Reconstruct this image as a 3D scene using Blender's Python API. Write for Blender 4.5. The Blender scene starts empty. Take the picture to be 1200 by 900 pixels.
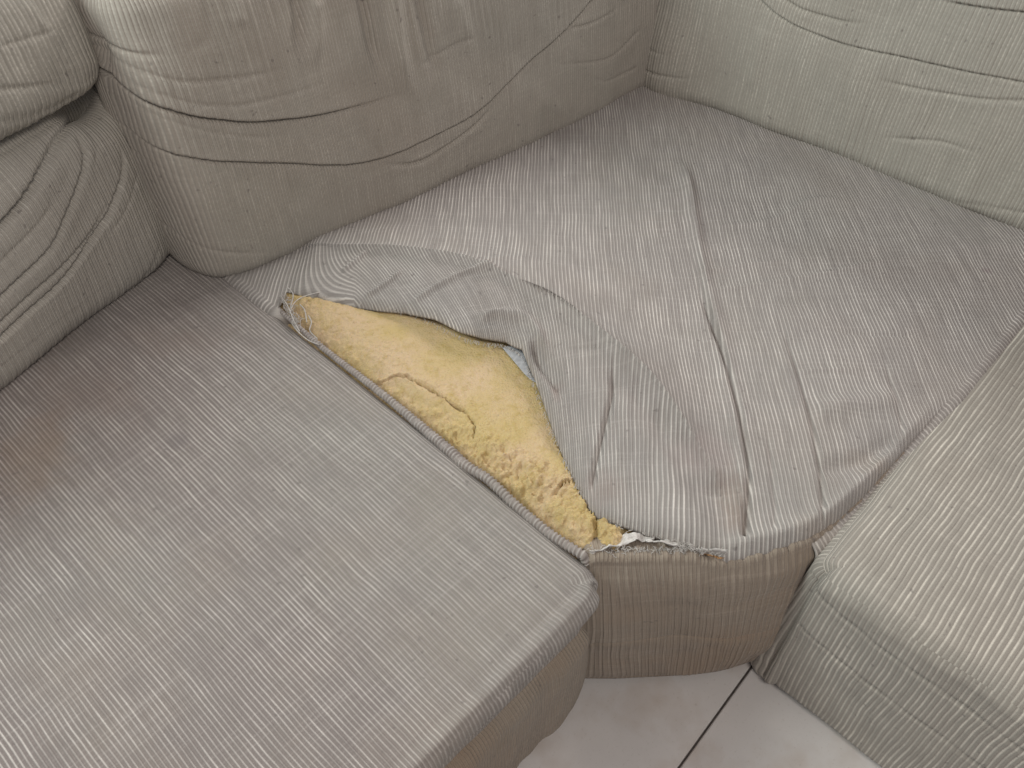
import bpy, math, random
import numpy as np
random.seed(7); RNG = np.random.default_rng(7)
C = bpy.context.scene.collection
S = bpy.context.scene

# ------------------------------------------------------------ camera, light, exposure
HS = 0.33                      # seat height
CAM = np.array([0.0, 0.0, HS + 1.0])
FPX = 1100.0                   # focal length in pixels of a 1200 px wide picture
def camera_basis():
    d = np.array([588 - 600, 1430 - 450, FPX], float); d /= np.linalg.norm(d)
    h = np.array([0, 0, 1.]); h = h - d * d[2]; h /= np.linalg.norm(h)
    x = np.cross(d, h); x = x if x[0] > 0 else -x
    return np.array([x, h, -d])
RB = camera_basis()
from mathutils import Matrix, Vector
right, down, fwd = RB[:, 0], RB[:, 1], RB[:, 2]
cd = bpy.data.cameras.new('camera'); co = bpy.data.objects.new('camera', cd); C.objects.link(co)
cd.sensor_width = 36; cd.lens = 36 * FPX / 1200; cd.clip_start = .02; cd.clip_end = 100
co.matrix_world = Matrix(((right[0], -down[0], -fwd[0], CAM[0]), (right[1], -down[1], -fwd[1], CAM[1]),
                          (right[2], -down[2], -fwd[2], CAM[2]), (0, 0, 0, 1)))
S.camera = co
w = bpy.data.worlds.new('World'); S.world = w; w.use_nodes = True
w.node_tree.nodes['Background'].inputs[0].default_value = (0.98, 0.95, 1.0, 1)
w.node_tree.nodes['Background'].inputs[1].default_value = 0.27
def area(name, loc, target, size, power, col):
    l = bpy.data.lights.new(name, 'AREA'); l.shape = 'RECTANGLE'; l.size, l.size_y = size; l.energy = power; l.color = col
    o = bpy.data.objects.new(name, l); C.objects.link(o); o.location = loc
    o.rotation_euler = (Vector(target) - Vector(loc)).to_track_quat('-Z', 'Y').to_euler()
area('window_light', (-2.1, .7, 2.3), (0.1, .9, .2), (1.0, 1.2), 60, (.92, 1.0, .97))
area('room_light', (.5, -.9, 2.9), (0.1, 1.0, .3), (1.0, .8), 36, (1.0, .93, .86))
area('far_window_light', (1.5, 3.0, 2.3), (0.1, .8, .3), (.8, .8), 52, (1.0, .965, .93))
S.view_settings.view_transform = 'Standard'; S.view_settings.look = 'None'
S.view_settings.exposure = -0.06; S.view_settings.gamma = 1.0
S.render.engine = 'CYCLES'

# ------------------------------------------------------------ helpers
def rays(px):
    px = np.atleast_2d(np.array(px, float))
    v = np.column_stack([px[:, 0] - 600, px[:, 1] - 450, np.full(len(px), FPX)])
    return v @ RB.T
def at(px, z=HS):
    """point(s) of a horizontal plane"""
    r = rays(px); t = (z - CAM[2]) / r[:, 2]
    return CAM[:2] + r[:, :2] * t[:, None]
def on_plane(px, p0, n):
    r = rays(px); t = ((np.array(p0) - CAM) @ np.array(n)) / (r @ np.array(n))
    return CAM + r * t[:, None]
def spline(pts, n=40):
    pts = np.array(pts, float)
    if len(pts) < 3: 
        return pts[0] + (pts[-1] - pts[0]) * np.linspace(0, 1, n)[:, None]
    P = np.vstack([2 * pts[0] - pts[1], pts, 2 * pts[-1] - pts[-2]])
    out = []; k = len(pts) - 1
    for u in np.linspace(0, k, n):
        i = min(int(u), k - 1); t = u - i
        a, b, c, d = P[i], P[i + 1], P[i + 2], P[i + 3]
        out.append(.5 * (2 * b + (c - a) * t + (2 * a - 5 * b + 4 * c - d) * t * t + (3 * b - a - 3 * c + d) * t ** 3))
    return np.array(out)
def sm(x, a, b):
    t = np.clip((x - a) / (b - a), 0, 1); return t * t * (3 - 2 * t)
def _h(i, j, s):
    v = np.sin(i * 127.1 + j * 311.7 + s * 74.7) * 43758.5453; return v - np.floor(v)
def noise(x, y, s=0):
    i, j = np.floor(x), np.floor(y); fx, fy = x - i, y - j
    fx, fy = fx * fx * (3 - 2 * fx), fy * fy * (3 - 2 * fy)
    return (_h(i, j, s) * (1 - fx) + _h(i + 1, j, s) * fx) * (1 - fy) + (_h(i, j + 1, s) * (1 - fx) + _h(i + 1, j + 1, s) * fx) * fy - .5
def fbm(x, y, f, o=4, s=0):
    r = 0
    for k in range(o): r = r + noise(x * f * 2 ** k, y * f * 2 ** k, s + k) / 2 ** k
    return r
def worley(x, y, s=0):
    i, j = np.floor(x), np.floor(y); d1 = np.full(x.shape, 9.)
    for a in (-1, 0, 1):
        for b in (-1, 0, 1):
            px, py = i + a + _h(i + a, j + b, s), j + b + _h(i + a, j + b, s + 5); d1 = np.minimum(d1, np.hypot(x - px, y - py))
    return d1
def poly_dist(X, Y, pl):
    """signed distance (left of travel > 0), parameter 0..1 along the line"""
    best = np.full(X.shape, 1e9); sg = np.zeros(X.shape); tt = np.zeros(X.shape)
    seg = np.diff(pl, axis=0); L = np.hypot(*seg.T); cum = np.concatenate([[0], np.cumsum(L)]); T = cum[-1]
    for k in range(len(seg)):
        if L[k] < 1e-9: continue
        dx, dy = X - pl[k, 0], Y - pl[k, 1]
        t = np.clip((dx * seg[k, 0] + dy * seg[k, 1]) / L[k] ** 2, 0, 1)
        d = np.hypot(dx - t * seg[k, 0], dy - t * seg[k, 1])
        m = d < best; best[m] = d[m]
        sg[m] = np.sign(seg[k, 0] * dy - seg[k, 1] * dx)[m]; tt[m] = ((cum[k] + t * L[k]) / T)[m]
    return best * np.where(sg == 0, 1, sg), tt
def wrinkle(X, Y, pl, kind, depth, width, ends=(.15, .25)):
    pad = width * 9
    lo, hi = pl.min(0) - pad, pl.max(0) + pad
    m = (X > lo[0]) & (X < hi[0]) & (Y > lo[1]) & (Y < hi[1])
    out = np.zeros(X.shape)
    if not m.any(): return out
    d, t = poly_dist(X[m], Y[m], pl)
    f = (sm(t, -.001, ends[0]) if ends[0] > 0 else 1) * (1 - sm(t, 1 - ends[1], 1.001) if ends[1] > 0 else 1)
    a = np.abs(d)
    if kind == 'crease': v = -np.exp(-(d / width) ** 2) + .18 * np.exp(-((a - 3.5 * width) / (3 * width)) ** 2)
    elif kind == 'crack': v = -np.exp(-np.abs((d + .0007 * np.sin(t * 47 + 2 * np.sin(t * 19)) + .0003 * np.sin(t * 141)) / (width * (1 + .4 * np.sin(t * 23)))) ** 4) + .12 * np.exp(-(d / .008) ** 2)
    elif kind == 'lip':      # the left side hangs over the right side
        v = np.where(d > 0, .22 * np.exp(-d / (10 * width)), -.25 * np.exp(-a / (6 * width)))
        v = v * 1.0 - .8 * np.exp(-(d / (.75 * width)) ** 2)
    elif kind == 'lipr':
        v = np.where(d < 0, .35 * np.exp(-a / (9 * width)), -.45 * np.exp(-a / (4 * width)))
        v = v - .7 * np.exp(-(d / (.8 * width)) ** 2)
    else: v = np.exp(-(d / width) ** 2)        # soft ridge (negative depth: valley)
    out[m] = v * f * depth
    return out
def mesh(name, V, F, mat, parent=None, uv=None, smooth=True):
    me = bpy.data.meshes.new(name)
    V = np.asarray(V, np.float32); F = np.asarray(F, np.int32); k = F.shape[1]
    me.vertices.add(len(V)); me.vertices.foreach_set('co', V.ravel())
    me.loops.add(F.size); me.loops.foreach_set('vertex_index', F.ravel())
    me.polygons.add(len(F)); me.polygons.foreach_set('loop_start', np.arange(len(F), dtype=np.int32) * k)
    me.polygons.foreach_set('loop_total', np.full(len(F), k, np.int32))
    if uv is not None:
        l = me.uv_layers.new(name='UVMap'); l.data.foreach_set('uv', np.asarray(uv, np.float32).ravel())
    me.update(calc_edges=True); me.validate()
    me.polygons.foreach_set('use_smooth', np.full(len(me.polygons), smooth))
    me.materials.append(mat)
    o = bpy.data.objects.new(name, me); C.objects.link(o)
    if parent: o.parent = parent; o.matrix_parent_inverse = parent.matrix_world.inverted()
    return o
def grid_faces(n, m, off=0):
    i = np.arange(n - 1)[:, None] * m + np.arange(m - 1)[None]; i = i.ravel() + off
    return np.column_stack([i, i + m, i + m + 1, i + 1])
def sheet(name, P, UV, mat, parent, keep=None, thick=0, flip=False):
    n, m = P.shape[:2]; F = grid_faces(n, m)
    if keep is not None: F = F[keep[:-1, :-1].ravel()]
    if flip: F = F[:, ::-1]
    uv = UV.reshape(-1, 2)[F.ravel()]
    o = mesh(name, P.reshape(-1, 3), F, mat, parent, uv)
    if thick:
        s = o.modifiers.new('thickness', 'SOLIDIFY'); s.thickness = thick; s.offset = -1
    return o
def block(name, mat, parent, ax, r, disp, place, step_uv=(0, 0)):
    """rounded box with dense faces. ax = three arrays of sample positions; disp(p, n) -> metres along n"""
    L = [a[-1] for a in ax]; Vs, Fs, UVs = [], [], []; off = 0
    for axis in range(3):
        u, v = [i for i in range(3) if i != axis]
        for side in (0, 1):
            A, B = np.meshgrid(ax[u], ax[v], indexing='ij')
            p = np.zeros(A.shape + (3,)); p[..., u] = A; p[..., v] = B; p[..., axis] = L[axis] * side
            F = grid_faces(*A.shape)
            flip = (side == 0) ^ (axis == 1)
            if flip: F = F[:, ::-1]
            rib = 0 if axis != 0 else 1; oth = 2 if axis != 2 else 1
            if axis == 0: oth = 2
            uv = np.stack([p[..., rib], p[..., oth] + (0 if axis == 2 else 0)], -1).reshape(-1, 2)
            Vs.append(p.reshape(-1, 3)); Fs.append(F + off); UVs.append(uv[F.ravel()]); off += A.size
    p = np.vstack(Vs); F = np.vstack(Fs); UV = np.vstack(UVs)
    q = np.column_stack([np.clip(p[:, i], r, L[i] - r) for i in range(3)])
    n = p - q; n /= np.maximum(np.linalg.norm(n, axis=1), 1e-9)[:, None]
    s = q + n * r
    _, first, inv = np.unique(np.round(s * 2e5).astype(np.int64), axis=0, return_index=True, return_inverse=True)
    inv = inv.ravel()
    p, n, s = p[first], n[first], s[first]; F = inv[F]
    s = s + n * disp(p, n)[:, None]
    return mesh(name, place(s), F, mat, parent, UV)
def samp(L, r, nr, step):
    k = max(int((L - 2 * r) / step), 2)
    return np.concatenate([np.linspace(0, r, nr)[:-1], np.linspace(r, L - r, k), np.linspace(L - r, L, nr)[1:]])
def thing(name, label, cat, loc, group=None):
    o = bpy.data.objects.new(name, None); C.objects.link(o); o.location = loc; o.empty_display_size = .1
    o['label'] = label; o['category'] = cat
    if group: o['group'] = group
    bpy.context.view_layer.update()
    return o
def tube(name, pts, rad, mat, parent, sides=6, twist=None):
    pts = np.array(pts); n = len(pts); T = np.gradient(pts, axis=0); T /= np.linalg.norm(T, axis=1)[:, None] + 1e-12
    up = np.array([0, 0, 1.]); sd = np.cross(T, up); sd /= np.linalg.norm(sd, axis=1)[:, None] + 1e-9; nn = np.cross(sd, T)
    th = np.linspace(0, 2 * np.pi, sides, endpoint=False); P = np.zeros((n, sides, 3))
    for k, a in enumerate(th):
        R = rad * np.ones(n) if twist is None else rad * twist(np.arange(n), a)
        P[:, k] = pts + (sd * math.cos(a) + nn * math.sin(a)) * R[:, None]
    i = np.arange(n - 1)[:, None] * sides; k = np.arange(sides)[None]; k2 = (k + 1) % sides
    F = np.stack([i + k, i + k2, i + sides + k2, i + sides + k], -1).reshape(-1, 4)
    return P.reshape(-1, 3), F

# ------------------------------------------------------------ materials
class NT:
    def __init__(s, name):
        s.m = bpy.data.materials.new(name); s.m.use_nodes = True; s.t = s.m.node_tree; s.b = s.t.nodes['Principled BSDF']
    def n(s, typ, **kw):
        o = s.t.nodes.new(typ)
        for k, v in kw.items():
            if k[0] == 'i' and k[1:].isdigit(): k = int(k[1:])
            if isinstance(k, int):
                if isinstance(v, bpy.types.NodeSocket): s.t.links.new(v, o.inputs[k])
                else: o.inputs[k].default_value = v
            else: setattr(o, k, v)
        return o
    def math(s, op, a, b=0.0, c=0.0):
        return s.n('ShaderNodeMath', operation=op, i0=a, i1=b, i2=c).outputs[0]
    def noise(s, vec, scale, detail=3, rough=.5):
        o = s.n('ShaderNodeTexNoise'); s.t.links.new(vec, o.inputs['Vector']); o.inputs['Scale'].default_value = scale
        o.inputs['Detail'].default_value = detail; o.inputs['Roughness'].default_value = rough; return o.outputs['Fac']
    def mix(s, f, a, b, mode='MIX'):
        o = s.n('ShaderNodeMix', data_type='RGBA', blend_type=mode)
        for idx, v in ((0, f), (6, a), (7, b)):
            if isinstance(v, bpy.types.NodeSocket): s.t.links.new(v, o.inputs[idx])
            else: o.inputs[idx].default_value = v if not isinstance(v, tuple) else (*v, 1)
        return o.outputs[2]
    def map(s, v, a, b, c=0., d=1.):
        o = s.n('ShaderNodeMapRange', i0=v, i1=a, i2=b, i3=c, i4=d); return o.outputs[0]
    def link(s, a, b): s.t.links.new(a, b)

def fabric(name, dark, light, pitch=.0066, contrast=1.0, relief=.0011, stain=.35, cross=.25, tint=(.30, .245, .20), slub=.5, spots=()):
    t = NT(name)
    uv = t.n('ShaderNodeUVMap').outputs[0]; ob = t.n('ShaderNodeTexCoord').outputs['Object']
    sx = t.n('ShaderNodeSeparateXYZ', i0=uv)
    u, v = sx.outputs[0], sx.outputs[1]
    wob = t.noise(uv, 7, 2); u2 = t.math('ADD', u, t.math('MULTIPLY', t.math('SUBTRACT', wob, .5), pitch * 1.6))
    k = t.math('DIVIDE', u2, pitch)
    fr = t.math('FRACT', k); fl = t.math('FLOOR', k)
    tri = t.math('ABSOLUTE', t.math('SUBTRACT', fr, .5))             # 0 on the rib, .5 in the groove
    rib = t.map(tri, .04, .44, 1, 0)
    rib = t.n('ShaderNodeMapRange', interpolation_type='SMOOTHSTEP', i0=tri, i1=.05, i2=.36, i3=1., i4=0.).outputs[0]
    # each rib its own brightness, streaks along it
    cid = t.n('ShaderNodeCombineXYZ', i0=fl, i1=t.math('MULTIPLY', v, 9.0)).outputs[0]
    perrib = t.noise(cid, .93, 2, .7)
    fine = t.n('ShaderNodeCombineXYZ', i0=t.math('MULTIPLY', fl, 3.7), i1=t.math('MULTIPLY', v, 220.0)).outputs[0]
    fleck = t.noise(fine, 1.0, 2, .6)
    cr = t.n('ShaderNodeCombineXYZ', i0=t.math('MULTIPLY', u, 5.0), i1=t.math('MULTIPLY', v, 260.0)).outputs[0]
    crn = t.noise(cr, 1.0, 2, .6)
    amt = t.math('MULTIPLY', rib, t.map(perrib, .3, .7, .25, 1.15))
    amt = t.math('MULTIPLY', amt, t.map(fleck, .25, .75, 1 - slub, 1 + slub * .6))
    fade = t.noise(ob, 11, 3, .6)
    amt = t.math('MULTIPLY', amt, t.map(fade, .34, .6, contrast * .62, contrast * 1.08))
    col = t.mix(amt, dark, light)
    weave = t.noise(uv, 900, 2, .7)
    col = t.mix(1.0, col, t.n('ShaderNodeCombineColor', i0=t.map(weave, .3, .7, .86, 1.12), i1=t.map(weave, .3, .7, .86, 1.12), i2=t.map(weave, .3, .7, .86, 1.12)).outputs[0], 'MULTIPLY')
    col = t.mix(t.map(crn, .52, .72, 0, cross), col, tuple(c * 1.25 for c in light))
    d1 = t.noise(ob, 4.2, 5, .62); d2 = t.noise(ob, 15, 4, .6)
    col = t.mix(t.map(d1, .46, .68, 0, stain), col, tint)
    col = t.mix(t.map(d2, .52, .74, 0, stain * .5), col, (tint[0] * .75, tint[1] * .85, tint[2] * .85))
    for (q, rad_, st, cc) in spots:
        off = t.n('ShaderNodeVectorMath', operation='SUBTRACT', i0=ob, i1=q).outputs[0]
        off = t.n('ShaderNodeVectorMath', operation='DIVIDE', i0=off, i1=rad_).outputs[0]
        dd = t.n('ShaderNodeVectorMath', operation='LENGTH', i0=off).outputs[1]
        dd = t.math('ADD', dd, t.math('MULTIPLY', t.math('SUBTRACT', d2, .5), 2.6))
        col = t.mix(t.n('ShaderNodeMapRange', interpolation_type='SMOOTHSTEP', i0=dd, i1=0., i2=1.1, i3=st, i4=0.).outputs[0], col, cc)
    gr = t.noise(ob, 2.3, 3); col = t.mix(t.map(gr, .45, .7, 0, .22), col, (.33, .335, .30))
    sp = t.noise(ob, 95, 1); col = t.mix(t.map(sp, .72, .80, 0, .5), col, (.13, .11, .105))
    t.link(col, t.b.inputs['Base Color']); t.b.inputs['Roughness'].default_value = .92
    t.b.inputs['Specular IOR Level'].default_value = .15
    t.b.inputs['Sheen Weight'].default_value = .12; t.b.inputs['Sheen Roughness'].default_value = .6
    hgt = t.math('ADD', t.math('MULTIPLY', rib, 1.0), t.math('MULTIPLY', weave, .25))
    hgt = t.math('ADD', hgt, t.math('MULTIPLY', crn, .25))
    bp = t.n('ShaderNodeBump'); bp.inputs['Distance'].default_value = relief; bp.inputs['Strength'].default_value = 1.0
    t.link(hgt, bp.inputs['Height']); t.link(bp.outputs[0], t.b.inputs['Normal'])
    return t.m
def P3(px, z=HS): return (*at(px, z)[0], z)
FAB_A = fabric('taupe_ribbed_fabric', (.205, .175, .163), (.62, .57, .53), pitch=.0054, contrast=.75, slub=.2, stain=.35, cross=.10,
               spots=[(P3((110, 470)), (.10, .09, .1), .30, (.24, .18, .15)), (P3((40, 540)), (.08, .08, .1), .35, (.27, .19, .13)), (P3((205, 400)), (.10, .05, .1), .3, (.26, .20, .17)), (P3((210, 520)), (.02, .02, .1), .4, (.16, .14, .14)), (P3((370, 560)), (.025, .02, .1), .3, (.18, .16, .16))])  # stains; broad brown ones also paint the back cushion's soft shadow
FAB_B = fabric('cover_ribbed_fabric', (.265, .237, .222), (.70, .65, .60), pitch=.0058, contrast=.85, slub=.2, stain=.25, cross=.08,
               spots=[(P3((650, 475)), (.013, .03, .1), .6, (.26, .15, .12)), (P3((862, 600)), (.035, .06, .1), .45, (.24, .15, .11)), (P3((820, 545)), (.05, .05, .1), .35, (.30, .22, .21)), (P3((715, 585)), (.05, .04, .1), .35, (.27, .19, .16)), (P3((1152, 323)), (.012, .008, .1), .45, (.20, .14, .15)), (P3((960, 620)), (.05, .03, .1), .25, (.28, .20, .14)), (P3((1030, 545)), (.05, .03, .1), .25, (.30, .22, .15))])  # brown stains, partly shade of the folds painted into the cover
FAB_BACK = fabric('back_ribbed_fabric', (.375, .338, .29), (.60, .56, .49), pitch=.0050, contrast=.7, slub=.9, stain=.35, cross=.08)
FAB_D = fabric('left_back_ribbed_fabric', (.36, .332, .29), (.60, .57, .505), pitch=.0048, contrast=.7, slub=.7, stain=.2, cross=.08)
FAB_F = fabric('pale_back_ribbed_fabric', (.35, .325, .28), (.62, .585, .51), pitch=.0060, contrast=.75, slub=.9, stain=.15, cross=.08)
FAB_C = fabric('right_ribbed_fabric', (.275, .248, .215), (.67, .62, .54), pitch=.0070, contrast=.85, slub=.25, stain=.2, cross=.06)
FAB_SHADED = fabric('shaded_front_fabric', (.27, .21, .16), (.41, .335, .265), pitch=.0050, contrast=.6, slub=.9, stain=.5, tint=(.27, .17, .10))  # seat fabric made darker and browner: shade on the fronts put into the colour

def foam_material():
    t = NT('yellow_foam'); ob = t.n('ShaderNodeTexCoord').outputs['Object']
    a = t.noise(ob, 14, 4); b = t.noise(ob, 70, 4, .65); c = t.noise(ob, 330, 3, .7)
    col = t.mix(t.map(a, .38, .6), (.56, .425, .21), (.61, .455, .285))
    col = t.mix(t.map(b, .5, .72, 0, .55), col, (.42, .30, .09))
    col = t.mix(t.map(c, .56, .78, 0, .5), col, (.30, .20, .07))
    t.link(col, t.b.inputs['Base Color']); t.b.inputs['Roughness'].default_value = .95; t.b.inputs['Specular IOR Level'].default_value = .1
    t.b.inputs['Subsurface Weight'].default_value = .15; t.b.inputs['Subsurface Radius'].default_value = (.01, .006, .002)
    t.b.inputs['Subsurface Scale'].default_value = .4
    bp = t.n('ShaderNodeBump'); bp.inputs['Distance'].default_value = .0035
    t.link(t.math('ADD', b, t.math('MULTIPLY', c, .6)), bp.inputs['Height']); t.link(bp.outputs[0], t.b.inputs['Normal'])
    return t.m
FOAM = foam_material()
def plain(name, col, rough=.9, var=.15, scale=200):
    t = NT(name); ob = t.n('ShaderNodeTexCoord').outputs['Object']; a = t.noise(ob, scale, 3)
    c = t.mix(t.map(a, .35, .65), tuple(x * (1 - var) for x in col), tuple(min(1, x * (1 + var)) for x in col))
    t.link(c, t.b.inputs['Base Color']); t.b.inputs['Roughness'].default_value = rough; t.b.inputs['Specular IOR Level'].default_value = .2
    return t.m
LINT = plain('white_lining', (.58, .55, .52)); POCK = plain('grey_lining', (.36, .36, .37)); THREAD = plain('pale_thread', (.52, .49, .46)); GROUT = plain('dark_grout', (.07, .06, .055))
STUFF = plain('brown_stuffing', (.26, .15, .07), var=.6, scale=320)
def tile_material():
    t = NT('glazed_tile'); ob = t.n('ShaderNodeTexCoord').outputs['Object']
    a = t.noise(ob, 5, 4); b = t.noise(ob, 240, 3)
    col = t.mix(t.map(a, .35, .68), (.52, .495, .48), (.63, .60, .58)); col = t.mix(t.map(t.noise(ob, 6.5, 4, .6), .5, .72, 0, .55), col, (.36, .27, .20)); col = t.mix(t.map(b, .6, .8, 0, .4), col, (.32, .27, .23))  # brown blotches: dirt, with warm shading of the floor painted in
    t.link(col, t.b.inputs['Base Color']); t.b.inputs['Roughness'].default_value = .22
    t.link(t.map(a, .3, .7, .28, .42), t.b.inputs['Roughness'])
    return t.m
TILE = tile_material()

# ------------------------------------------------------------ plan of the place (metres)
AB0, AB1 = at((283, 330))[0], at((690, 658))[0]
K = at((735, 107))[0]; F1 = at((1200, 275))[0]; D0, D1 = at((0, 470))[0], at((210, 305))[0]
BC0, BC1 = at((1200, 355))[0], at((960, 665))[0]
def unit(v): v = np.array(v, float); return v / np.linalg.norm(v)
def rot(v): return np.array([v[1], -v[0]])         # clockwise: right-hand side of travel

# ------------------------------------------------------------ floor
j0, j1 = at((885, 775), 0)[0], at((795, 900), 0)[0]
jd = unit(j1 - j0); jn = np.array([-jd[1], jd[0]]); TS = .45
fl = mesh('floor', [(-2.4, -1.2, -.02), (3, -1.2, -.02), (3, 3.4, -.02), (-2.4, 3.4, -.02),
                    (-2.4, -1.2, -.003), (3, -1.2, -.003), (3, 3.4, -.003), (-2.4, 3.4, -.003)],
          [(0, 3, 2, 1), (4, 5, 6, 7), (0, 1, 5, 4), (1, 2, 6, 5), (2, 3, 7, 6), (3, 0, 4, 7)], GROUT, smooth=False)
fl['kind'] = 'structure'; fl['label'] = 'pale glazed tile floor with dark grout between the sofa sections'
g = .0016; b = .0015
def tile_mesh():
    o_, i_ = TS - g, TS - g - b
    V = []; 
    for s, z in ((o_, -.012), (o_, -b), (i_, 0)):
        lo = TS - s; V += [(lo, lo, z), (s, lo, z), (s, s, z), (lo, s, z)]
    F = [(8, 9, 10, 11)]
    for r_ in (0, 4):
        for k in range(4): F.append((r_ + k, r_ + (k + 1) % 4, r_ + 4 + (k + 1) % 4, r_ + 4 + k))
    return V, F
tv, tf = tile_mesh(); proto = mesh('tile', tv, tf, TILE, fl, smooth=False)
ang = math.atan2(jd[1], jd[0]); corner = j0 - jd * .05
first = True
for i in range(-6, 6):
    for k in range(-6, 6):
        p = corner + jd * TS * i + jn * TS * k; c = p + (jd + jn) * TS / 2
        if not (-1.9 < c[0] < 2.5 and -.7 < c[1] < 2.9): continue
        o = proto if first else proto.copy()
        if not first: C.objects.link(o); o.parent = fl
        first = False
        o.location = (p[0], p[1], 0.0006 * math.sin(i * 3.1 + k)); o.rotation_euler = (0, 0, ang)

# ------------------------------------------------------------ backs
class Frame:
    """front face of a back cushion: base line p0->p1 in plan, out to the right of travel, leaning back"""
    def __init__(s, p0, p1, z0, lean):
        s.d = unit(np.array(p1) - np.array(p0)); s.n = rot(s.d); s.p0 = np.array(p0) - s.n * .006; s.z0 = z0; s.lean = lean
        s.N = np.array([s.n[0], s.n[1], lean]); s.N /= np.linalg.norm(s.N)
    def w2l(s, px, bulge=0.0):
        """picture point on the front face -> (a, h)"""
        P0 = np.array([*(s.p0 + s.n * bulge), HS]); P = on_plane(px, P0, s.N)
        return np.column_stack([(P[:, :2] - s.p0) @ s.d, P[:, 2] - s.z0])
    def place(s, q, T):
        a, o, h = q[:, 0], q[:, 1] - T, q[:, 2]
        o = o - s.lean * (h + s.z0 - HS)
        return np.column_stack([s.p0[0] + s.d[0] * a + s.n[0] * o, s.p0[1] + s.d[1] * a + s.n[1] * o, s.z0 + h])
def make_back(name, parent, mat, fr, a0, L, H, T, r, wr, bulge, step=.0022, endL=0., endR=0., extra=None, hn=None):
    """a0: where along the base line the cushion starts"""
    W = [(spline(fr.w2l(px, .01) - np.array([a0, 0]), 26), *rest) for px, *rest in wr]
    axs = (samp(L, r, 14, step), samp(T, r, 8, .03), samp(H, r, 14, step))
    def disp(p, n):
        a, h = p[:, 0], p[:, 2]; f = np.clip(n[:, 1], 0, 1) ** .5
        v = bulge * (np.clip(np.sin(np.pi * np.clip(h / H, 0, 1)), 0, 1) ** .6)
        v = v + fbm(a, h, 6, 3, 3) * .007 + fbm(a * 2.2, h * .5, 14, 3, 9) * .0022
        for pl, kind, dep, wid, *e in W: v = v + wrinkle(a, h, pl, kind, dep * (.62 if kind != 'soft' else .75), wid, *e)
        if extra: v = v + extra(a + a0, h)
        return v * f
    def place(s):
        s = s.copy(); a = s[:, 0].copy()
        if endL: s[:, 1] -= endL * (1 - np.sqrt(np.clip(1 - (1 - np.clip(a / endL, 0, 1)) ** 2, 0, 1))) * .9
        if endR:
            e = np.clip((L - a) / endR, 0, 1); s[:, 1] -= endR * (1 - np.sqrt(np.clip(1 - (1 - e) ** 2, 0, 1))) * .9
        s[:, 0] += a0
        return fr.place(s, T)
    return block(name, mat, parent, axs, r, disp, place)

mid_sofa = thing('corner_sofa_section', 'grey corner sofa section with torn seat cover and yellow foam showing', 'sofa', (.2, 1.2, 0), 'sections of the corner sofa')
left_sofa = thing('sofa_section', 'left sofa section with flat intact ribbed seat beside the tear', 'sofa', (-.5, .7, 0), 'sections of the corner sofa')
right_sofa = thing('sofa_section', 'right sofa section with pale broad ribbed seat beyond the dark gap', 'sofa', (.9, .6, 0), 'sections of the corner sofa')

# middle back (E): over the left side of the corner seat
frE = Frame(AB0, K, HS - .016, .16)
wE = [
 ([(122, 97), (150, 113), (185, 127), (230, 135), (290, 138), (350, 131), (410, 117), (470, 96)], 'lip', .021, .0028, (0., .5)),
 ([(114, 76), (140, 73), (170, 69), (200, 62)], 'crease', .009, .0028, (0., .6)),
 ([(116, 84), (170, 88), (215, 93), (290, 82), (350, 68)], 'crease', .0035, .003, (.1, .5)),
 ([(118, 90), (200, 114), (262, 118), (320, 106), (400, 80)], 'crease', .0025, .003, (.2, .5)),
 ([(160, 130), (215, 146), (270, 154), (330, 154)], 'crease', .0022, .0022),
 ([(163, 172), (195, 183), (240, 186), (300, 187), (360, 188), (405, 187), (450, 175), (510, 147), (557, 117), (590, 82), (613, 60), (647, 27), (675, -6)], 'lip', .016, .0024, (.08, .0)),
 ([(430, 186), (480, 184), (520, 162), (548, 138), (575, 108)], 'crease', .007, .003, (.3, .3)),
 ([(165, 200), (190, 208), (230, 211)], 'crease', .002, .002),
 ([(205, 292), (240, 298), (280, 297), (330, 292)], 'crease', .003, .003, (.1, .5)),
 ([(650, 26), (680, 17), (712, 0)], 'crease', .004, .002),
 ([(340, 0), (343, 40), (340, 70)], 'soft', -.013, .010, (0., .6)),
 ([(362, 0), (363, 40), (358, 75)], 'soft', .011, .010, (0., .6)),
 ([(415, -10), (425, 40), (440, 90)], 'soft', -.015, .010, (0., .5)),
 ([(450, -10), (456, 50), (470, 110)], 'soft', .015, .013, (0., .5)),
 ([(480, -10), (492, 50), (500, 90)], 'soft', -.013, .010, (0., .5)),
 ([(525, 0), (535, 40)], 'soft', .006, .012, (0., .5)),
 ([(238, 0), (240, 25), (236, 45), (210, 60)], 'soft', -.003, .008, (0., .5)),
 ([(275, 0), (276, 30)], 'soft', .005, .012, (0., .5)),
 ([(480, 70), (520, 45), (545, 35)], 'crease', .003, .003),
 ([(735, 30), (700, 60), (650, 66), (610, 62)], 'crease', .003, .003, (0, .7)),
 ([(735, 75), (700, 88), (670, 80)], 'crease', .003, .003, (0, .7)),
 ([(600, 85), (625, 110), (660, 128)], 'soft', .003, .016),
]
def exE(a, h):
    # a pit at the knot where the three cushions are pulled together, fine upright gathers along the folds
    k = frE.w2l((118, 92), .01)[0]; d = np.hypot(a - k[0], (h - k[1]))
    v = -.045 * np.exp(-(d / .028) ** 2)
    ga = np.sin(a * 2 * np.pi / .0125 + 2 * fbm(a, h, 8, 2, 5)) * .0006
    return v + ga * sm(fbm(a, h, 9, 2, 1), -.1, .3) + .016 * np.sin(np.pi * np.clip(a / .85, 0, 1)) + .017 * sm(a, .4, .8)
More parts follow.
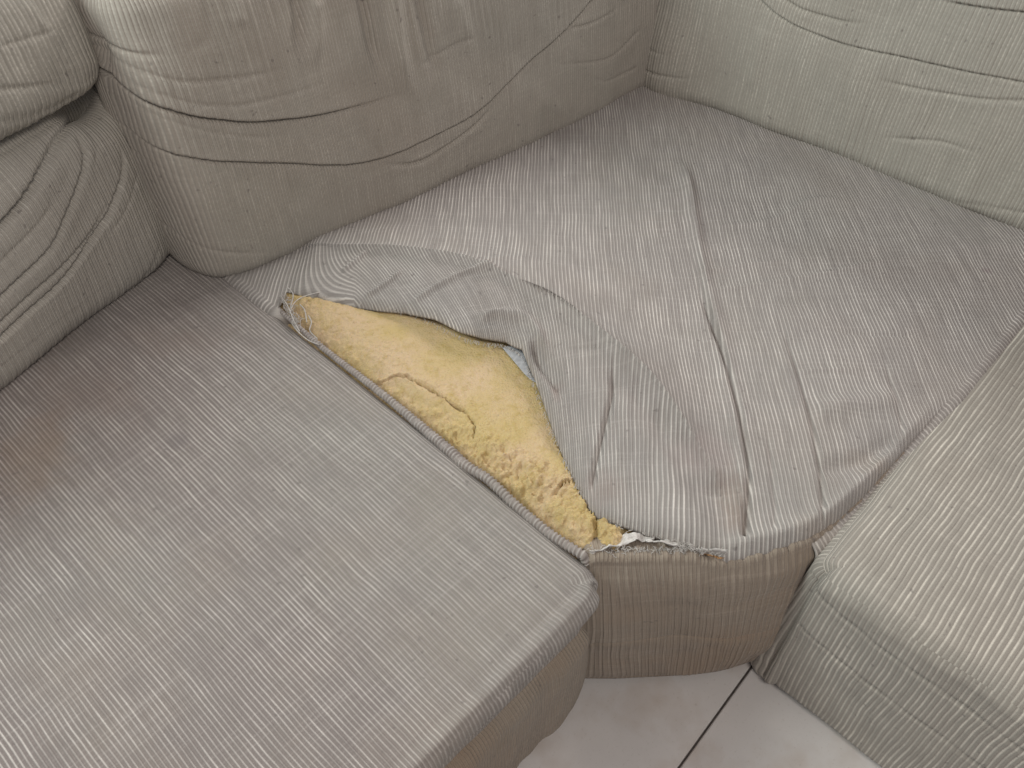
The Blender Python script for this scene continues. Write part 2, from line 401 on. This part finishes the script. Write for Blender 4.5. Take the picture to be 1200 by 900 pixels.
make_back('back_cushion', mid_sofa, FAB_BACK, frE, -.06, .06 + np.linalg.norm(K - AB0) + .13, .47, .2, .045, wE, .022,
          endL=.09, endR=.0, extra=exE)
# right back (F)
K2 = at((830, 128))[0]
frF = Frame(K2 + unit(K2 - F1) * np.linalg.norm(K - K2) * .93, F1, HS - .016, .15)
wF = [
 ([(880, -14), (920, 20), (970, 42), (1010, 54), (1050, 62), (1130, 80), (1210, 95)], 'lip', .009, .0026, (.0, .0)),
 ([(915, -6), (940, 8), (970, 18), (1000, 24), (1030, 25)], 'crease', .007, .0026, (0., .5)),
 ([(1020, 88), (1060, 98), (1110, 108), (1160, 114), (1210, 115)], 'crease', .005, .0026, (.3, .0)),
 ([(1100, -2), (1150, 6), (1210, 14)], 'lip', .012, .003, (.3, .0)),
 ([(1030, 160), (1070, 162), (1110, 166), (1160, 180)], 'crease', .004, .003, (.3, .4)),
 ([(738, 26), (752, 44), (775, 56), (800, 62)], 'crease', .004, .003, (0., .6)),
 ([(738, 62), (755, 74), (790, 86), (830, 92)], 'crease', .005, .003, (0., .6)),
 ([(735, 100), (760, 117), (800, 122), (840, 118)], 'crease', .003, .003, (0., .6)),
 ([(1100, 232), (1150, 240), (1210, 250)], 'crease', .003, .003, (.4, .0)),
 ([(820, -5), (805, 60)], 'soft', -.004, .008, (.0, .6)),
 ([(900, 30), (880, 110)], 'soft', .004, .012),
]
def exF(a, h):
    ga = np.sin(a * 2 * np.pi / .0145 + 3 * fbm(a, h, 7, 2, 5)) * .0007
    return ga * sm(fbm(a, h, 8, 2, 1), -.1, .3) + .03 * np.exp(-((a - .04) / .075) ** 2) * np.exp(-np.clip(h, 0, 1) / .25)
make_back('back_cushion', mid_sofa, FAB_F, frF, -.10, np.linalg.norm(F1 - K) + .21, .47, .2, .045, wF, .02, endL=.0, extra=exF)

# left back (D): lower cushion and the roll above it
frD = Frame(D0 - unit(D1 - D0) * .35, D1, HS - .016, .10)
LD = np.linalg.norm(frD.p0 - D1) + .005
wD = [
 ([(108, 112), (92, 140), (70, 170), (50, 200), (20, 240), (-30, 290)], 'crease', .021, .0040, (0., .0)),
 ([(92, 150), (96, 180), (88, 215), (70, 255), (50, 290), (-10, 350)], 'crease', .012, .0030, (.1, .0)),
 ([(138, 160), (142, 200), (125, 245), (95, 290), (60, 335), (20, 372), (-20, 410)], 'lip', .018, .0034, (.2, .0)),
 ([(128, 225), (100, 275), (50, 325), (0, 372), (-20, 390)], 'crease', .009, .0026, (.3, .0)),
 ([(160, 200), (145, 240), (120, 275)], 'crease', .003, .0025),
 ([(60, 230), (40, 260), (10, 290), (-20, 320)], 'crease', .004, .003, (.2, 0)),
 ([(185, 285), (170, 330), (150, 350)], 'crease', .003, .0028),
 ([(100, 130), (110, 170), (105, 200)], 'crease', .003, .003),
]
def exD(a, h):
    return np.sin(a * 2 * np.pi / .013 + 3 * fbm(a, h, 7, 2, 5)) * .0006
def exD2(a, h):
    k = frD.w2l((106, 112), .0)[0]
    return exD(a, h) - .07 * np.exp(-(((a - k[0]) / .035) ** 2 + ((h - k[1]) / .035) ** 2))
make_back('back_cushion', left_sofa, FAB_D, frD, 0., LD + .055, .315, .2, .06, wD, .02, endR=.11, extra=exD2)
frDu = Frame(frD.p0, D1, HS + .278, .10)
wDu = [
 ([(108, 88), (70, 95), (30, 100), (-30, 104)], 'crease', .004, .004, (0, 0)),
 ([(104, 80), (80, 84), (45, 88)], 'crease', .003, .003, (0, .6)),
 ([(-10, 55), (30, 42), (70, 30)], 'crease', .003, .003),
 ([(28, 0), (40, 20), (62, 45)], 'soft', .004, .006),
 ([(90, 110), (50, 130), (0, 140)], 'crease', .004, .004, (0, 0)),
]
make_back('head_roll', left_sofa, FAB_F, frDu, 0., LD + .03, .22, .24, .07, wDu, .02, endR=.05, extra=exD)

# ------------------------------------------------------------ seats left and right
def seat_frame(origin, depth_dir, width_dir, L, z0, Rc=.045):
    def place(s):
        v, u, z = s[:, 0].copy(), s[:, 1].copy(), s[:, 2]
        du, dv = u - (L - Rc), Rc - v; m = (du > 0) & (dv > 0)
        k = np.maximum(du, dv)[m] / np.hypot(du, dv)[m]; u[m] = L - Rc + du[m] * k; v[m] = Rc - dv[m] * k
        return np.column_stack([origin[0] + depth_dir[0] * u + width_dir[0] * v, origin[1] + depth_dir[1] * u + width_dir[1] * v, z0 + z])
    return place
uA = unit(AB1 - AB0); vA = rot(uA)                   # to the front, to the left along the front
UA = np.linalg.norm(AB1 - AB0)
def dispA(p, n):
    v, u = p[:, 0], p[:, 1]
    top = np.clip(n[:, 2], 0, 1); fr_ = np.clip(n[:, 1], 0, 1)
    z = .006 * np.sin(np.pi * np.clip(v / .75, 0, 1)) + fbm(u, v, 5, 3, 4) * .004 + fbm(u, v, 22, 2, 6) * .0009
    z = z - .0015 * np.exp(-((v - .035 - .003 * np.sin(u * 9)) / .006) ** 2)
    return z * top + fr_ * (fbm(v * 3, p[:, 2], 12, 3, 8) * .004 - .024 * sm(.086 - p[:, 2], 0, .05)) + .0025 * np.exp(-((u - UA - .16 - .03) / .006) ** 2) * top - .002 * np.exp(-((u - UA - .16 - .015) / .008) ** 2) * top
oA = AB0 - uA * .16
make = block('seat_cushion', FAB_A, left_sofa, (samp(.80, .023, 12, .0028), samp(UA + .16 + .044, .023, 12, .0028), samp(.105, .023, 12, .004)), .023, dispA,
             seat_frame(oA, uA, vA, UA + .204, HS - .105))
def dispbase(p, n): return np.clip(np.abs(n[:, 1]), 0, 1) * (.004 + fbm(p[:, 0] * 3, p[:, 2], 9, 3, 2) * .010)
block('base_panel', FAB_SHADED, left_sofa, (samp(.79, .03, 8, .005), samp(UA + .16 + .036, .03, 8, .02), samp(.232, .03, 8, .005)), .03, dispbase,
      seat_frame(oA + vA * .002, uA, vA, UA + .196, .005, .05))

uC = unit(BC1 - BC0); vC = -rot(uC)                  # to the front, to the right along the front
c1 = at((985, 645))[0]; UC = (c1 - BC0) @ uC; offC = -.010
wC_px = [([(935, 668), (975, 706), (1040, 755), (1120, 815), (1210, 880)], 'crease'), ([(930, 722), (960, 750), (1030, 805), (1157, 900), (1200, 935)], 'crease')]
oC = BC0 - uC * .30 + vC * offC
frontC = Frame(oC + uC * (UC + .30 + .045), oC + uC * (UC + .30 + .045) + vC, 0.0, 0.0)
WC = []
for px, kind in wC_px:
    q = on_plane(px, [*frontC.p0, 0], [uC[0], uC[1], 0]); WC.append((np.column_stack([(q[:, :2] - frontC.p0) @ vC, q[:, 2]]), kind))
def dispC(p, n):
    v, u, z_ = p[:, 0], p[:, 1], p[:, 2]
    top = np.clip(n[:, 2], 0, 1); f = np.clip(n[:, 1], 0, 1) ** .5
    z = fbm(u, v, 5, 3, 14) * .005 + .004 * np.sin(np.pi * np.clip(v / .7, 0, 1))
    o = top * z + f * fbm(v, z_, 9, 3, 3) * .007 + np.abs(n[:, 0]) * fbm(u, z_, 7, 3, 3) * .006 + np.clip(-n[:, 0], 0, 1) * .032 * (1 - z_ / HS)
    for pl, kind in WC: o = o + f * wrinkle(v, z_, spline(pl, 20), kind, .0035, .0022, (.05, 0))
    return o
frameC = seat_frame(oC, uC, vC, UC + .345, .004, .035)
def placeC(s):
    s = s.copy(); k = np.clip((s[:, 1] - (UC + .345 - .09)) / .09, 0, 1); s[:, 2] -= .010 * k ** 2.2 * (s[:, 2] / HS) ** 2
    s[:, 2] -= .006 * np.clip((.05 - s[:, 0]) / .05, 0, 1) ** 2 * (s[:, 2] / HS) ** 2
    return frameC(s)
o = block('seat_cushion', FAB_C, right_sofa, (samp(.75, .025, 14, .0030), samp(UC + .30 + .045, .025, 14, .0030), samp(HS - .004, .025, 12, .0045)), .025, dispC,
          placeC)
frCb = Frame(F1 + unit(F1 - K) * .09 + vC*0, F1 + unit(F1 - K) * 1.0, HS - .03, .15)
make_back('back_cushion', right_sofa, FAB_F, frCb, 0., .62, .47, .2, .05, [], .025, step=.008, endL=.05)

# ------------------------------------------------------------ corner seat: cover, foam, front panel
ridge = spline(at([(318, 303), (352, 298), (400, 305), (470, 318), (560, 345), (640, 385), (700, 430), (760, 480), (815, 540), (858, 600)]), 60)
edge_px = [(262, 312), (283, 330), (305, 347), (326, 363), (336, 344), (365, 350), (420, 362), (475, 372), (510, 385), (540, 401), (565, 408), (592, 412), (610, 424), (624, 452),
           (634, 478), (650, 520), (668, 560), (684, 594), (697, 609), (720, 617), (760, 630), (800, 640), (850, 652), (900, 643), (945, 628), (978, 607),
           (1010, 578), (1060, 524), (1130, 447), (1200, 357), (1262, 282), (1300, 238)]
E2 = at(edge_px); E2[:, 0] = np.maximum.accumulate(E2[:, 0] + np.arange(len(E2)) * 1e-4)
NX, NT_, NS = 560, 400, 12
xs = np.unique(np.concatenate([np.linspace(E2[0, 0], E2[-1, 0], NX), E2[4:18, 0]])); NX = len(xs)
# dense along the steep edge
ds = np.interp(xs, E2[:, 0], E2[:, 1])
def back_y(x):
    eE = AB0[1] + (x - AB0[0]) * (K - AB0)[1] / (K - AB0)[0]; eF = K[1] + (x - K[0]) * (F1 - K2)[1] / (F1 - K2)[0] + .03
    return np.minimum(eE, eF) + .07
yb = np.maximum(back_y(xs), ds + .004)
t = np.linspace(0, 1, NT_) ** 1.15
X = np.repeat(xs[:, None], NT_, 1); Y = ds[:, None] + (yb - ds)[:, None] * t[None]
rip = E2[4:23]; ripS = rip
dR, tR = poly_dist(X, Y, ridge); dR = -dR     # travelling right: left side (back) is positive before the sign change
dR = -dR
dE, tE = poly_dist(X, Y, rip); dE = np.abs(dE)
front = dR < 0
fr_t = dE / (dE + np.abs(dR) + 1e-6)
amp = .058 * (.35 * sm(tR, 0, .1) + .65 * sm(tR, .08, .4)) * (1 - .45 * sm(tR, .7, 1))
ez = .013 + .016 * sm(tR, .2, .4) * (1 - sm(tR, .6, .85))
zc = np.where(front, ez + (amp - ez) * (.45 * np.sin(np.pi / 2 * np.clip(fr_t, 0, 1)) + .55 * np.clip(fr_t, 0, 1) ** 1.15), .003 + (amp - .003) * np.exp(-(np.clip(dR, 0, 1) / .075) ** 1.15))
inrip = sm(X, E2[3, 0], E2[5, 0]) * (1 - sm(X, E2[20, 0], E2[23, 0]))
zc = zc * inrip + .004 * (1 - inrip)
dome = .012 * sm(np.minimum(Y - ds[:, None], yb[:, None] - Y), 0, .22)
zc = zc + dome * np.where(front, .4, 1) + fbm(X, Y, 5, 3, 21) * .006 + fbm(X, Y, 17, 3, 22) * .0016
cover_w = [
 ([(798, 195), (806, 240), (815, 290), (828, 350), (840, 400), (850, 440), (860, 480), (868, 520), (873, 560), (872, 615)], 'soft', .008, .010, (.1, .05)),
 ([(812, 330), (830, 385), (846, 430), (858, 475), (868, 520), (874, 565), (873, 625)], 'crease', .013, .0038, (.3, .0)),
 ([(795, 190), (808, 235), (818, 300), (830, 365)], 'soft', .0035, .0032, (.2, .2)),
 ([(905, 365), (925, 425), (937, 465), (948, 500), (958, 550), (963, 590), (961, 620)], 'crease', .007, .0030, (.4, .05)),
 ([(925, 400), (944, 460), (955, 505)], 'soft', -.004, .009),
 ([(895, 500), (902, 550), (907, 600), (906, 630)], 'crease', .0035, .003, (.3, .1)),
 ([(1028, 405), (1042, 455), (1054, 495), (1054, 530)], 'crease', .004, .003, (.4, .3)),
 ([(800, 335), (850, 322), (900, 316), (960, 312)], 'soft', .002, .004),
 ([(820, 352), (900, 340), (985, 325), (1060, 308)], 'soft', .0022, .005),
 ([(930, 445), (965, 441), (1010, 440)], 'soft', .0022, .004),
 ([(975, 398), (1020, 400), (1080, 402)], 'crease', .002, .003),
 ([(830, 275), (900, 268), (950, 245), (1000, 248)], 'soft', .003, .008),
 ([(560, 345), (590, 325), (640, 320)], 'soft', .002, .006),
 ([(950, 490), (1000, 478), (1060, 470)], 'soft', .008, .016),
 ([(955, 555), (1010, 540), (1060, 510)], 'soft', -.010, .014),
 # folds across the loose strip beside the tear
 ([(402, 330), (418, 322), (436, 312)], 'soft',   .0062, .0042), ([(428, 357), (450, 349), (476, 337)], 'soft',   .0062, .0042),
 ([(480, 370), (520, 358), (560, 350), (604, 352)], 'soft',   .0062, .0045), ([(452, 340), (470, 350), (490, 352)], 'soft', -.002, .006),
 ([(560, 398), (590, 392), (620, 396)], 'soft', .005, .005), ([(640, 405), (680, 412), (720, 420)], 'crease', .0016, .003),
 ([(640, 432), (680, 440), (716, 440)], 'crease', .0016, .003),
 ([(622, 418), (634, 440), (650, 470), (657, 492)], 'soft', -.019, .0085, (.2, .4)),
 ([(540, 391), (590, 395), (618, 402), (634, 428), (645, 465), (664, 510)], 'soft', .009, .0065, (.2, .4)),
 ([(350, 299), (400, 305), (470, 318), (560, 345), (640, 385), (700, 430), (760, 480), (815, 540), (845, 585)], 'soft', .0065, .0065, (.2, .2)),
 ([(690, 450), (750, 500), (800, 560), (825, 610)], 'soft', -.008, .016, (.2, .2)),
 ([(716, 445), (714, 485), (707, 515), (697, 555), (690, 590)], 'crease', .010, .0032, (.35, .15)),
 ([(735, 460), (728, 520), (716, 580)], 'soft', .003, .008), ([(770, 500), (765, 560), (760, 610)], 'soft', -.003, .012),
 ([(835, 560), (845, 600), (850, 640)], 'soft', -.013, .030, (.3, 0)),
 ([(790, 520), (830, 580), (845, 620)], 'soft', -.004, .012),
]
for px, kind, dep, wid, *e in cover_w: zc = zc + wrinkle(X, Y, spline(at(px), 26), kind, dep, wid, *e)
zc = zc + .006 * np.exp(-((Y - ds[:, None] - .016) / .010) ** 2) * sm(X, E2[21, 0], E2[23, 0]) * (1 - sm(X, E2[26, 0], E2[28, 0]))
roll_w = sm(X, E2[18, 0], E2[22, 0]) * (1 - sm(X, E2[26, 0], E2[28, 0])); eY = np.clip((Y - ds[:, None]) / .034, 0, 1)
zc = zc - roll_w * .020 * (1 - np.sqrt(1 - (1 - eY) ** 2))
zc = zc - inrip * (1 - roll_w) * .012 * (1 - np.sqrt(1 - (1 - np.clip(dE / .013, 0, 1)) ** 2))
pk = at((622, 424))[0]; zc = zc + .012 * np.exp(-((X - pk[0]) ** 2 + (Y - pk[1]) ** 2) / .018 ** 2)
# short tension gathers pulled out of the rip's two ends and the front seam
gath = np.sin(X * 2 * np.pi / .011) * .0012 * np.exp(-((Y - ds[:, None]) / .03)) * sm(X, E2[22, 0] - .02, E2[22, 0] + .01) * (1 - sm(X, E2[25, 0], E2[26, 0] + .05))
Z = HS + zc + gath
kx = np.interp(xs, at([(330, 340), (420, 330), (560, 350), (620, 380), (680, 450), (760, 520)])[:, 0], [.15, .9, .95, .5, .05, -.12])[:, None]
Ub = X - kx * np.where(front, -dR, 0) * inrip * sm(tR, .04, .22)
lean = .10 * np.clip((X - .25) / .5, -.2, 1)              # ribs splay a little to the right
Ub = Ub + lean * (Y - .6)
UVc = np.stack([Ub, Y], -1)
P = np.stack([X, Y, Z], -1)
# skirt down into the gaps
tn = np.stack([np.gradient(xs), np.gradient(ds)], -1); tn /= np.linalg.norm(tn, axis=1)[:, None]; nrm = np.stack([tn[:, 1], -tn[:, 0]], -1)
sk = np.zeros((NX, NS, 3)); rr = .02
kk = np.ones(NX)
for q in range(NS):
    f = 1 - q / NS                                      # 1 deep, 0 at the seam
    th = min(1, f * 2) * np.pi / 2
    off = rr * math.sin(th); drop = rr * (1 - math.cos(th)) + max(0, f - .5) * .26
    sk[:, q, :2] = np.stack([xs, ds], -1) + nrm * off - nrm * rr * 0
    sk[:, q, 2] = P[:, 0, 2] - drop
skm = (xs < E2[3, 0]) | (xs > E2[24, 0] + .004)
PP = np.concatenate([sk, P], 1); sv = -np.linspace(.15, .002, NS)
UVs = np.stack([np.repeat(Ub[:, :1], NS, 1), Y[:, :1] + sv[None]], -1)
UU = np.concatenate([UVs, UVc], 1)
keep = np.ones((NX, NS + NT_), bool); keep[:, :NS] = skm[:, None] & np.roll(skm, -1)[:, None]
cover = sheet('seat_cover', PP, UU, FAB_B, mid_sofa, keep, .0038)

# foam
topc = np.vstack([AB1 + np.array([-.09, .004]), AB1 + np.array([-.02, .0]), at([(700, 655), (740, 655), (800, 654)]), [(x_, np.interp(x_, E2[:, 0], E2[:, 1]) - .0015) for x_ in np.append(E2[22:26, 0], [E2[26, 0], E2[27, 0]])]])
tc = spline(topc, 260)
uF = uA; nF = -vA                                    # along the tear, into the seat
sF = np.linspace(.04, UA + .06, 640); wF_ = np.linspace(.003, .31, 250) 
SS, WW = np.meshgrid(sF, wF_, indexing='ij')
FX, FY = AB0[0] + uF[0] * SS + nF[0] * WW, AB0[1] + uF[1] * SS + nF[1] * WW
crumb = np.clip(1 - WW / (.028 + .05 * sm(SS, .35, .62)), 0, 1) ** .7
zf = HS - .006 + .006 * sm(WW, 0, .06) - .010 * (1 - sm(WW, 0, .022))
zf = zf + fbm(FX, FY, 9, 3, 31) * .005
zf = zf + crumb ** .6 * (fbm(FX, FY, 60, 3, 33) * .012 - np.clip(fbm(FX, FY, 110, 2, 35), .12, 1) * .006)
pits = np.clip(noise(FX * 170, FY * 170, 40) - .28, 0, 1) * .009 * sm(fbm(FX, FY, 20, 2, 41), -.12, .2) * sm(.09 - WW, 0, .05)
zf = zf + crumb ** .5 * ((.5 - worley(FX * 95, FY * 95, 3)) * .0125 * sm(fbm(FX, FY, 25, 2, 90), -.45, .1) + (.5 - worley(FX * 210, FY * 210, 8)) * .0056)
zf = zf - .012 * (1 - sm(WW, .0, .045)) + .006 * np.exp(-((WW - .07) / .04) ** 2)
zf = zf - pits + fbm(FX, FY, 210, 2, 71) * .0022 * sm(.12 - WW, 0, .07)
for px, kind, dep, wid, *e in [
    ([(426, 440), (445, 443), (462, 440), (478, 443), (490, 451), (503, 458), (516, 466), (530, 476), (543, 484), (552, 490)], 'crack', .030, .0017, (.12, .15)),
    ([(548, 488), (556, 500), (554, 514)], 'crack', .007, .0013),
    ([(488, 449), (500, 455), (512, 462)], 'crease', .010, .0032),
    ([(655, 572), (664, 567), (674, 566)], 'crack', .022, .0022), ([(650, 580), (656, 572)], 'crease', .007, .002),
    ([(697, 612), (699, 625), (696, 642)], 'crease', .012, .0028, (0, 0)),
    ([(610, 560), (622, 572), (640, 578)], 'crease', .005, .0026)]:
    zf = zf + wrinkle(FX, FY, spline(at(px), 20), kind, dep, wid, *e)
# the foam drops away in front of the seat edge
fdrop = sm(-(FY - (AB1[1] + .002)), -.006, .012); zf = zf - fdrop * .05
def cover_z(x, y):
    i = np.interp(x, xs, np.arange(NX)); i0 = np.clip(i.astype(int), 0, NX - 1); tt = np.clip((y - ds[i0]) / (yb[i0] - ds[i0]), 0, 1) ** (1 / 1.15)
    k = np.clip((tt * (NT_ - 1)).astype(int), 0, NT_ - 1); z = Z[i0, k]
    for di, dk in ((-4, 0), (4, 0), (0, 4), (0, -4), (3, 3), (-3, -3)): z = np.minimum(z, Z[np.clip(i0 + di, 0, NX - 1), np.clip(k + dk, 0, NT_ - 1)])
    return z, y - ds[i0]
zf = zf - .016 * sm(FX, at((722, 640))[0, 0], at((738, 640))[0, 0]); cz, dy_ = cover_z(FX, FY)
zf = np.where(dy_ > -.002, np.minimum(zf, cz - .005), zf)
sheet('foam', np.stack([FX, FY, zf], -1), np.stack([FX, FY], -1), FOAM, mid_sofa, (FY > np.interp(FX, tc[:, 0], tc[:, 1]) + .003) | (FX < AB1[0] - .005), flip=False)

# front panel of the corner seat
bc = spline(np.vstack([AB1 + np.array([-.09, .0]), at([(668, 792), (720, 793), (780, 790), (830, 786), (862, 779), (884, 768)], .012), at((905, 740), .012)[0], at((960, 690), .012)[0]]), 260)
kz = np.linspace(0, 1, 130); TT = tc[:, None] * (1 - kz)[None, :, None] + bc[:, None] * kz[None, :, None]
tg = np.gradient(tc, axis=0); tg /= np.linalg.norm(tg, axis=1)[:, None]; ng = np.stack([tg[:, 1], -tg[:, 0]], -1)
Zp = (HS + .003) * (1 - kz) + .012 * kz; ztop = np.interp(tc[:, 0], xs, Z[:, 0]) - .0005 - .004 * sm(tc[:, 0], E2[24, 0], E2[25, 0]); ztop = np.where(tc[:, 0] > E2[21, 0], ztop, np.minimum(HS - .004, ztop)); AL = np.concatenate([[0], np.cumsum(np.hypot(*np.diff(tc, axis=0).T))])
bul = .020 * np.sin(np.pi * np.clip(kz * 1.02, 0, 1)) ** .5
AA, ZZ = np.meshgrid(AL, Zp, indexing='ij')
bb = bul[None] + fbm(AA, ZZ, 9, 3, 51) * .010 + np.sin(AA * 2 * np.pi / .009) * .0005
bb = bb - .0016 * np.exp(-((ZZ - .165 - .003 * np.sin(AA * 9)) / .003) ** 2) + .0012 * np.exp(-((ZZ - .150 - .003 * np.sin(AA * 9)) / .012) ** 2)
bb = bb - .0015 * np.exp(-((ZZ - .262 + .01 * np.sin(AA * 9)) / .012) ** 2)
bb = bb * np.sin(np.pi / 2 * np.clip((1 - kz) * 14, 0, 1))[None] * np.sin(np.pi / 2 * np.clip(kz * 10, 0, 1))[None]
TT = TT + ng[:, None] * bb[..., None]
lipz = np.exp(-kz / .012)[None] * fbm(AA, ZZ * 0, 130, 2, 52) * .004
ZZ = ZZ + (ztop[:, None] - HS - .003) * (1 - kz)[None]
PPn = np.concatenate([TT, (ZZ + lipz)[..., None]], -1)
q_ = np.linspace(1, 0, 9)[:-1]; inn = np.zeros((len(tc), 8, 3))
inn[..., :2] = PPn[:, :1, :2] - ng[:, None] * (.034 * q_ ** 1.3)[None, :, None]
inn[..., 2] = PPn[:, :1, 2] + (.0035 * np.sin(np.pi * np.clip(q_ * 2.2, 0, 1)) + .003 * q_ ** .5 - .010 * q_ ** 2)[None] * np.where(tc[:, 0] < E2[22, 0], 1, .6)[:, None]
PPn = np.concatenate([inn, PPn], 1); PPn[..., 2] -= .06 * (1 - sm(tc[:, 0], AB1[0] - .022, AB1[0] + .008))[:, None] * np.clip(PPn[..., 2] / HS, 0, 1); UVn = np.concatenate([np.stack([AA[:, :8], HS + .034 * q_[None] + AA[:, :8] * 0], -1), np.stack([AA, ZZ], -1)], 1)
sheet('front_panel', PPn, UVn, FAB_SHADED, mid_sofa, thick=.003)

# body of the corner seat under the cover, so nothing is hollow
cb = [AB0 + nF * .02 - uF * .1, AB1 + nF * .03 - uF * .01 + [0, .03], BC1 + [-.04, .05], BC0 + unit(rot(uC)) * .03 * 1, BC0 - uC * .12 - vC * .03, K + [0, -.02]]
V = [(*p, .01) for p in cb] + [(*p, HS - .05) for p in cb]; n = len(cb)
bmF = [tuple(range(n, 2 * n))]
me = bpy.data.meshes.new('cushion_core'); me.from_pydata(V, [], [tuple(range(n))[::-1], tuple(range(n, 2 * n))] + [(k, (k + 1) % n, n + (k + 1) % n, n + k) for k in range(n)])
me.materials.append(STUFF); core = bpy.data.objects.new('cushion_core', me); C.objects.link(core); core.parent = mid_sofa; core.matrix_parent_inverse = mid_sofa.matrix_world.inverted()

# ribbed piping along the edge of the tear
pp = spline(at([(318, 356), (340, 377), (365, 398), (400, 426), (430, 450), (470, 482), (520, 524), (545, 547), (570, 563), (600, 590), (640, 624), (670, 645), (688, 656)]), 1400)
pz = HS - .002 + .0015 * np.sin(np.linspace(0, 22, 1400)) - .010 * sm(np.linspace(0, 1, 1400), .97, 1)
pp3 = np.column_stack([pp, pz]) + np.array([nF[0], nF[1], 0]) * .003
al = np.concatenate([[0], np.cumsum(np.linalg.norm(np.diff(pp3, axis=0), axis=1))])
rad = np.interp(np.linspace(0, 1, 1400), [0, .15, .4, .52, .6, 1], [.0030, .0040, .0054, .0074, .0064, .0058])
V, F = tube('p', pp3, 1.0, None, None, 14, lambda i, a: rad[i] * (1 + .17 * np.sin(al[i] * 2 * np.pi / .0062 + a * .9)))
uvp = np.stack([np.repeat(al, 14), np.tile(np.linspace(0, .03, 14), 1400)], -1)[F.ravel()]
FAB_P = fabric('piping_fabric', (.24, .20, .185), (.54, .49, .46), pitch=.0052, contrast=.9, stain=.3, relief=.0002)
mesh('piping', V, F, FAB_P, mid_sofa, uvp)

# white lining under the tear's lower lip, grey lining in the pocket of the fold
lip = spline(at([(690, 650), (710, 648), (740, 640), (790, 644), (850, 652)]), 120); lip2 = spline(at([(700, 646), (722, 634), (740, 626), (800, 638), (852, 650)]), 120)
kk = np.linspace(0, 1, 24); LP = lip[:, None] * (1 - kk)[None, :, None] + lip2[:, None] * kk[None, :, None]
lz = HS + .007 - .006 * kk[None] + fbm(LP[..., 0], LP[..., 1], 90, 3, 61) * .010 + .004 * np.exp(-((kk - .1) / .15) ** 2)[None]
fr_mask = (fbm(LP[..., 0], LP[..., 1], 110, 2, 63) > -.12) | (LP[..., 0] < at((738, 640))[0, 0])
sheet('lining', np.concatenate([LP, lz[..., None]], -1), LP, LINT, mid_sofa, fr_mask, .0012)
sheet('stuffing', np.concatenate([LP, (HS - .006 + fbm(LP[..., 0], LP[..., 1], 120, 3, 81) * .006 - .004 * kk[None])[..., None]], -1), LP, STUFF, mid_sofa)
tri_ = at([(588, 411), (604, 409), (622, 415), (630, 436), (629, 452), (618, 446), (604, 430)])
ctr = tri_.mean(0); rings = []
for f in np.linspace(0, 1, 12): rings.append(ctr + (spline(np.vstack([tri_, tri_[:1]]), 48) - ctr) * f)
rg = np.array(rings); rz = HS + .008 + .004 * (1 - np.linspace(0, 1, 12)[:, None] ** 2) + 0 * rg[..., 0]
sheet('pocket_lining', np.concatenate([rg, rz[..., None]], -1), rg, POCK, mid_sofa, flip=True)

# loose threads
def threads(name, specs, parent, rad=.0005, single=False):
    Vs, Fs, off = [], [], 0
    for pts in specs:
        V, F = tube('t', spline(pts, 14), rad, None, None, 4)
        if single:
            mesh(name, V, F, THREAD, parent)
        else: Vs.append(V); Fs.append(F + off); off += len(V)
    if not single:
        o = mesh(name, np.vstack(Vs), np.vstack(Fs), THREAD, parent); o['kind'] = 'stuff'
def T3(px, z): return np.column_stack([at(px), np.array(z) + HS])
threads('loose_thread', [
    T3([(340, 372), (346, 362), (356, 356), (372, 350), (380, 347)], [.008, .012, .014, .012, .008]),
    T3([(362, 372), (366, 382), (364, 392), (372, 398)], [.004, .008, .008, .002]),
    T3([(342, 380), (350, 392), (362, 402), (374, 406)], [.004, .006, .006, .004]),
    T3([(352, 360), (358, 368), (360, 380)], [.006, .008, .004]),
    T3([(330, 352), (338, 364), (345, 380), (352, 392)], [.008, .012, .010, .006]),
    T3([(338, 342), (345, 352), (341, 366)], [.010, .012, .008])], mid_sofa, .0009, True)
sp = []
for k in range(70):
    f = random.random(); a = np.array([330, 352]) + f * np.array([18, 32]); q = [a]
    for _ in range(3): q.append(q[-1] + np.array([random.uniform(-2, 6), random.uniform(-4, 5)]))
    sp.append(T3(q, [.006 + random.uniform(-.003, .006) for _ in q]))
for k in range(150):
    f = random.random(); a = np.array([690 + 160 * f, 650 - 3 * math.sin(f * 3)]) + np.array([0, random.uniform(-2, 3)]); q = [a]
    for _ in range(3): q.append(q[-1] + np.array([random.uniform(-5, 5), random.uniform(-4.5, 3)]) * (1 - .4 * f))
    sp.append(T3(q, [.002 + random.uniform(-.003, .006) for _ in q]))
for k in range(60):
    f = random.random(); a = np.array([700 + 120 * f, 611 + 32 * f]) + np.array([0, random.uniform(-1, 2)]); q = [a]
    for _ in range(3): q.append(q[-1] + np.array([random.uniform(-4, 5), random.uniform(-1, 3)]))
    sp.append(T3(q, [.004 + random.uniform(-.002, .003) for _ in q]))
for k in range(170):
    f = random.random() ** .8; a = spline([(372, 351), (475, 372), (540, 401), (565, 408), (592, 412), (612, 426), (624, 452), (650, 520), (684, 594)], 200)[int(f * 199)]; q = [a]
    for _ in range(2): q.append(q[-1] + np.array([random.uniform(-2.2, 1.5), random.uniform(-1, 2.4)]))
    sp.append(T3(q, [.013, .011, .009]))
threads('frayed_fringe', sp, mid_sofa, .00035)
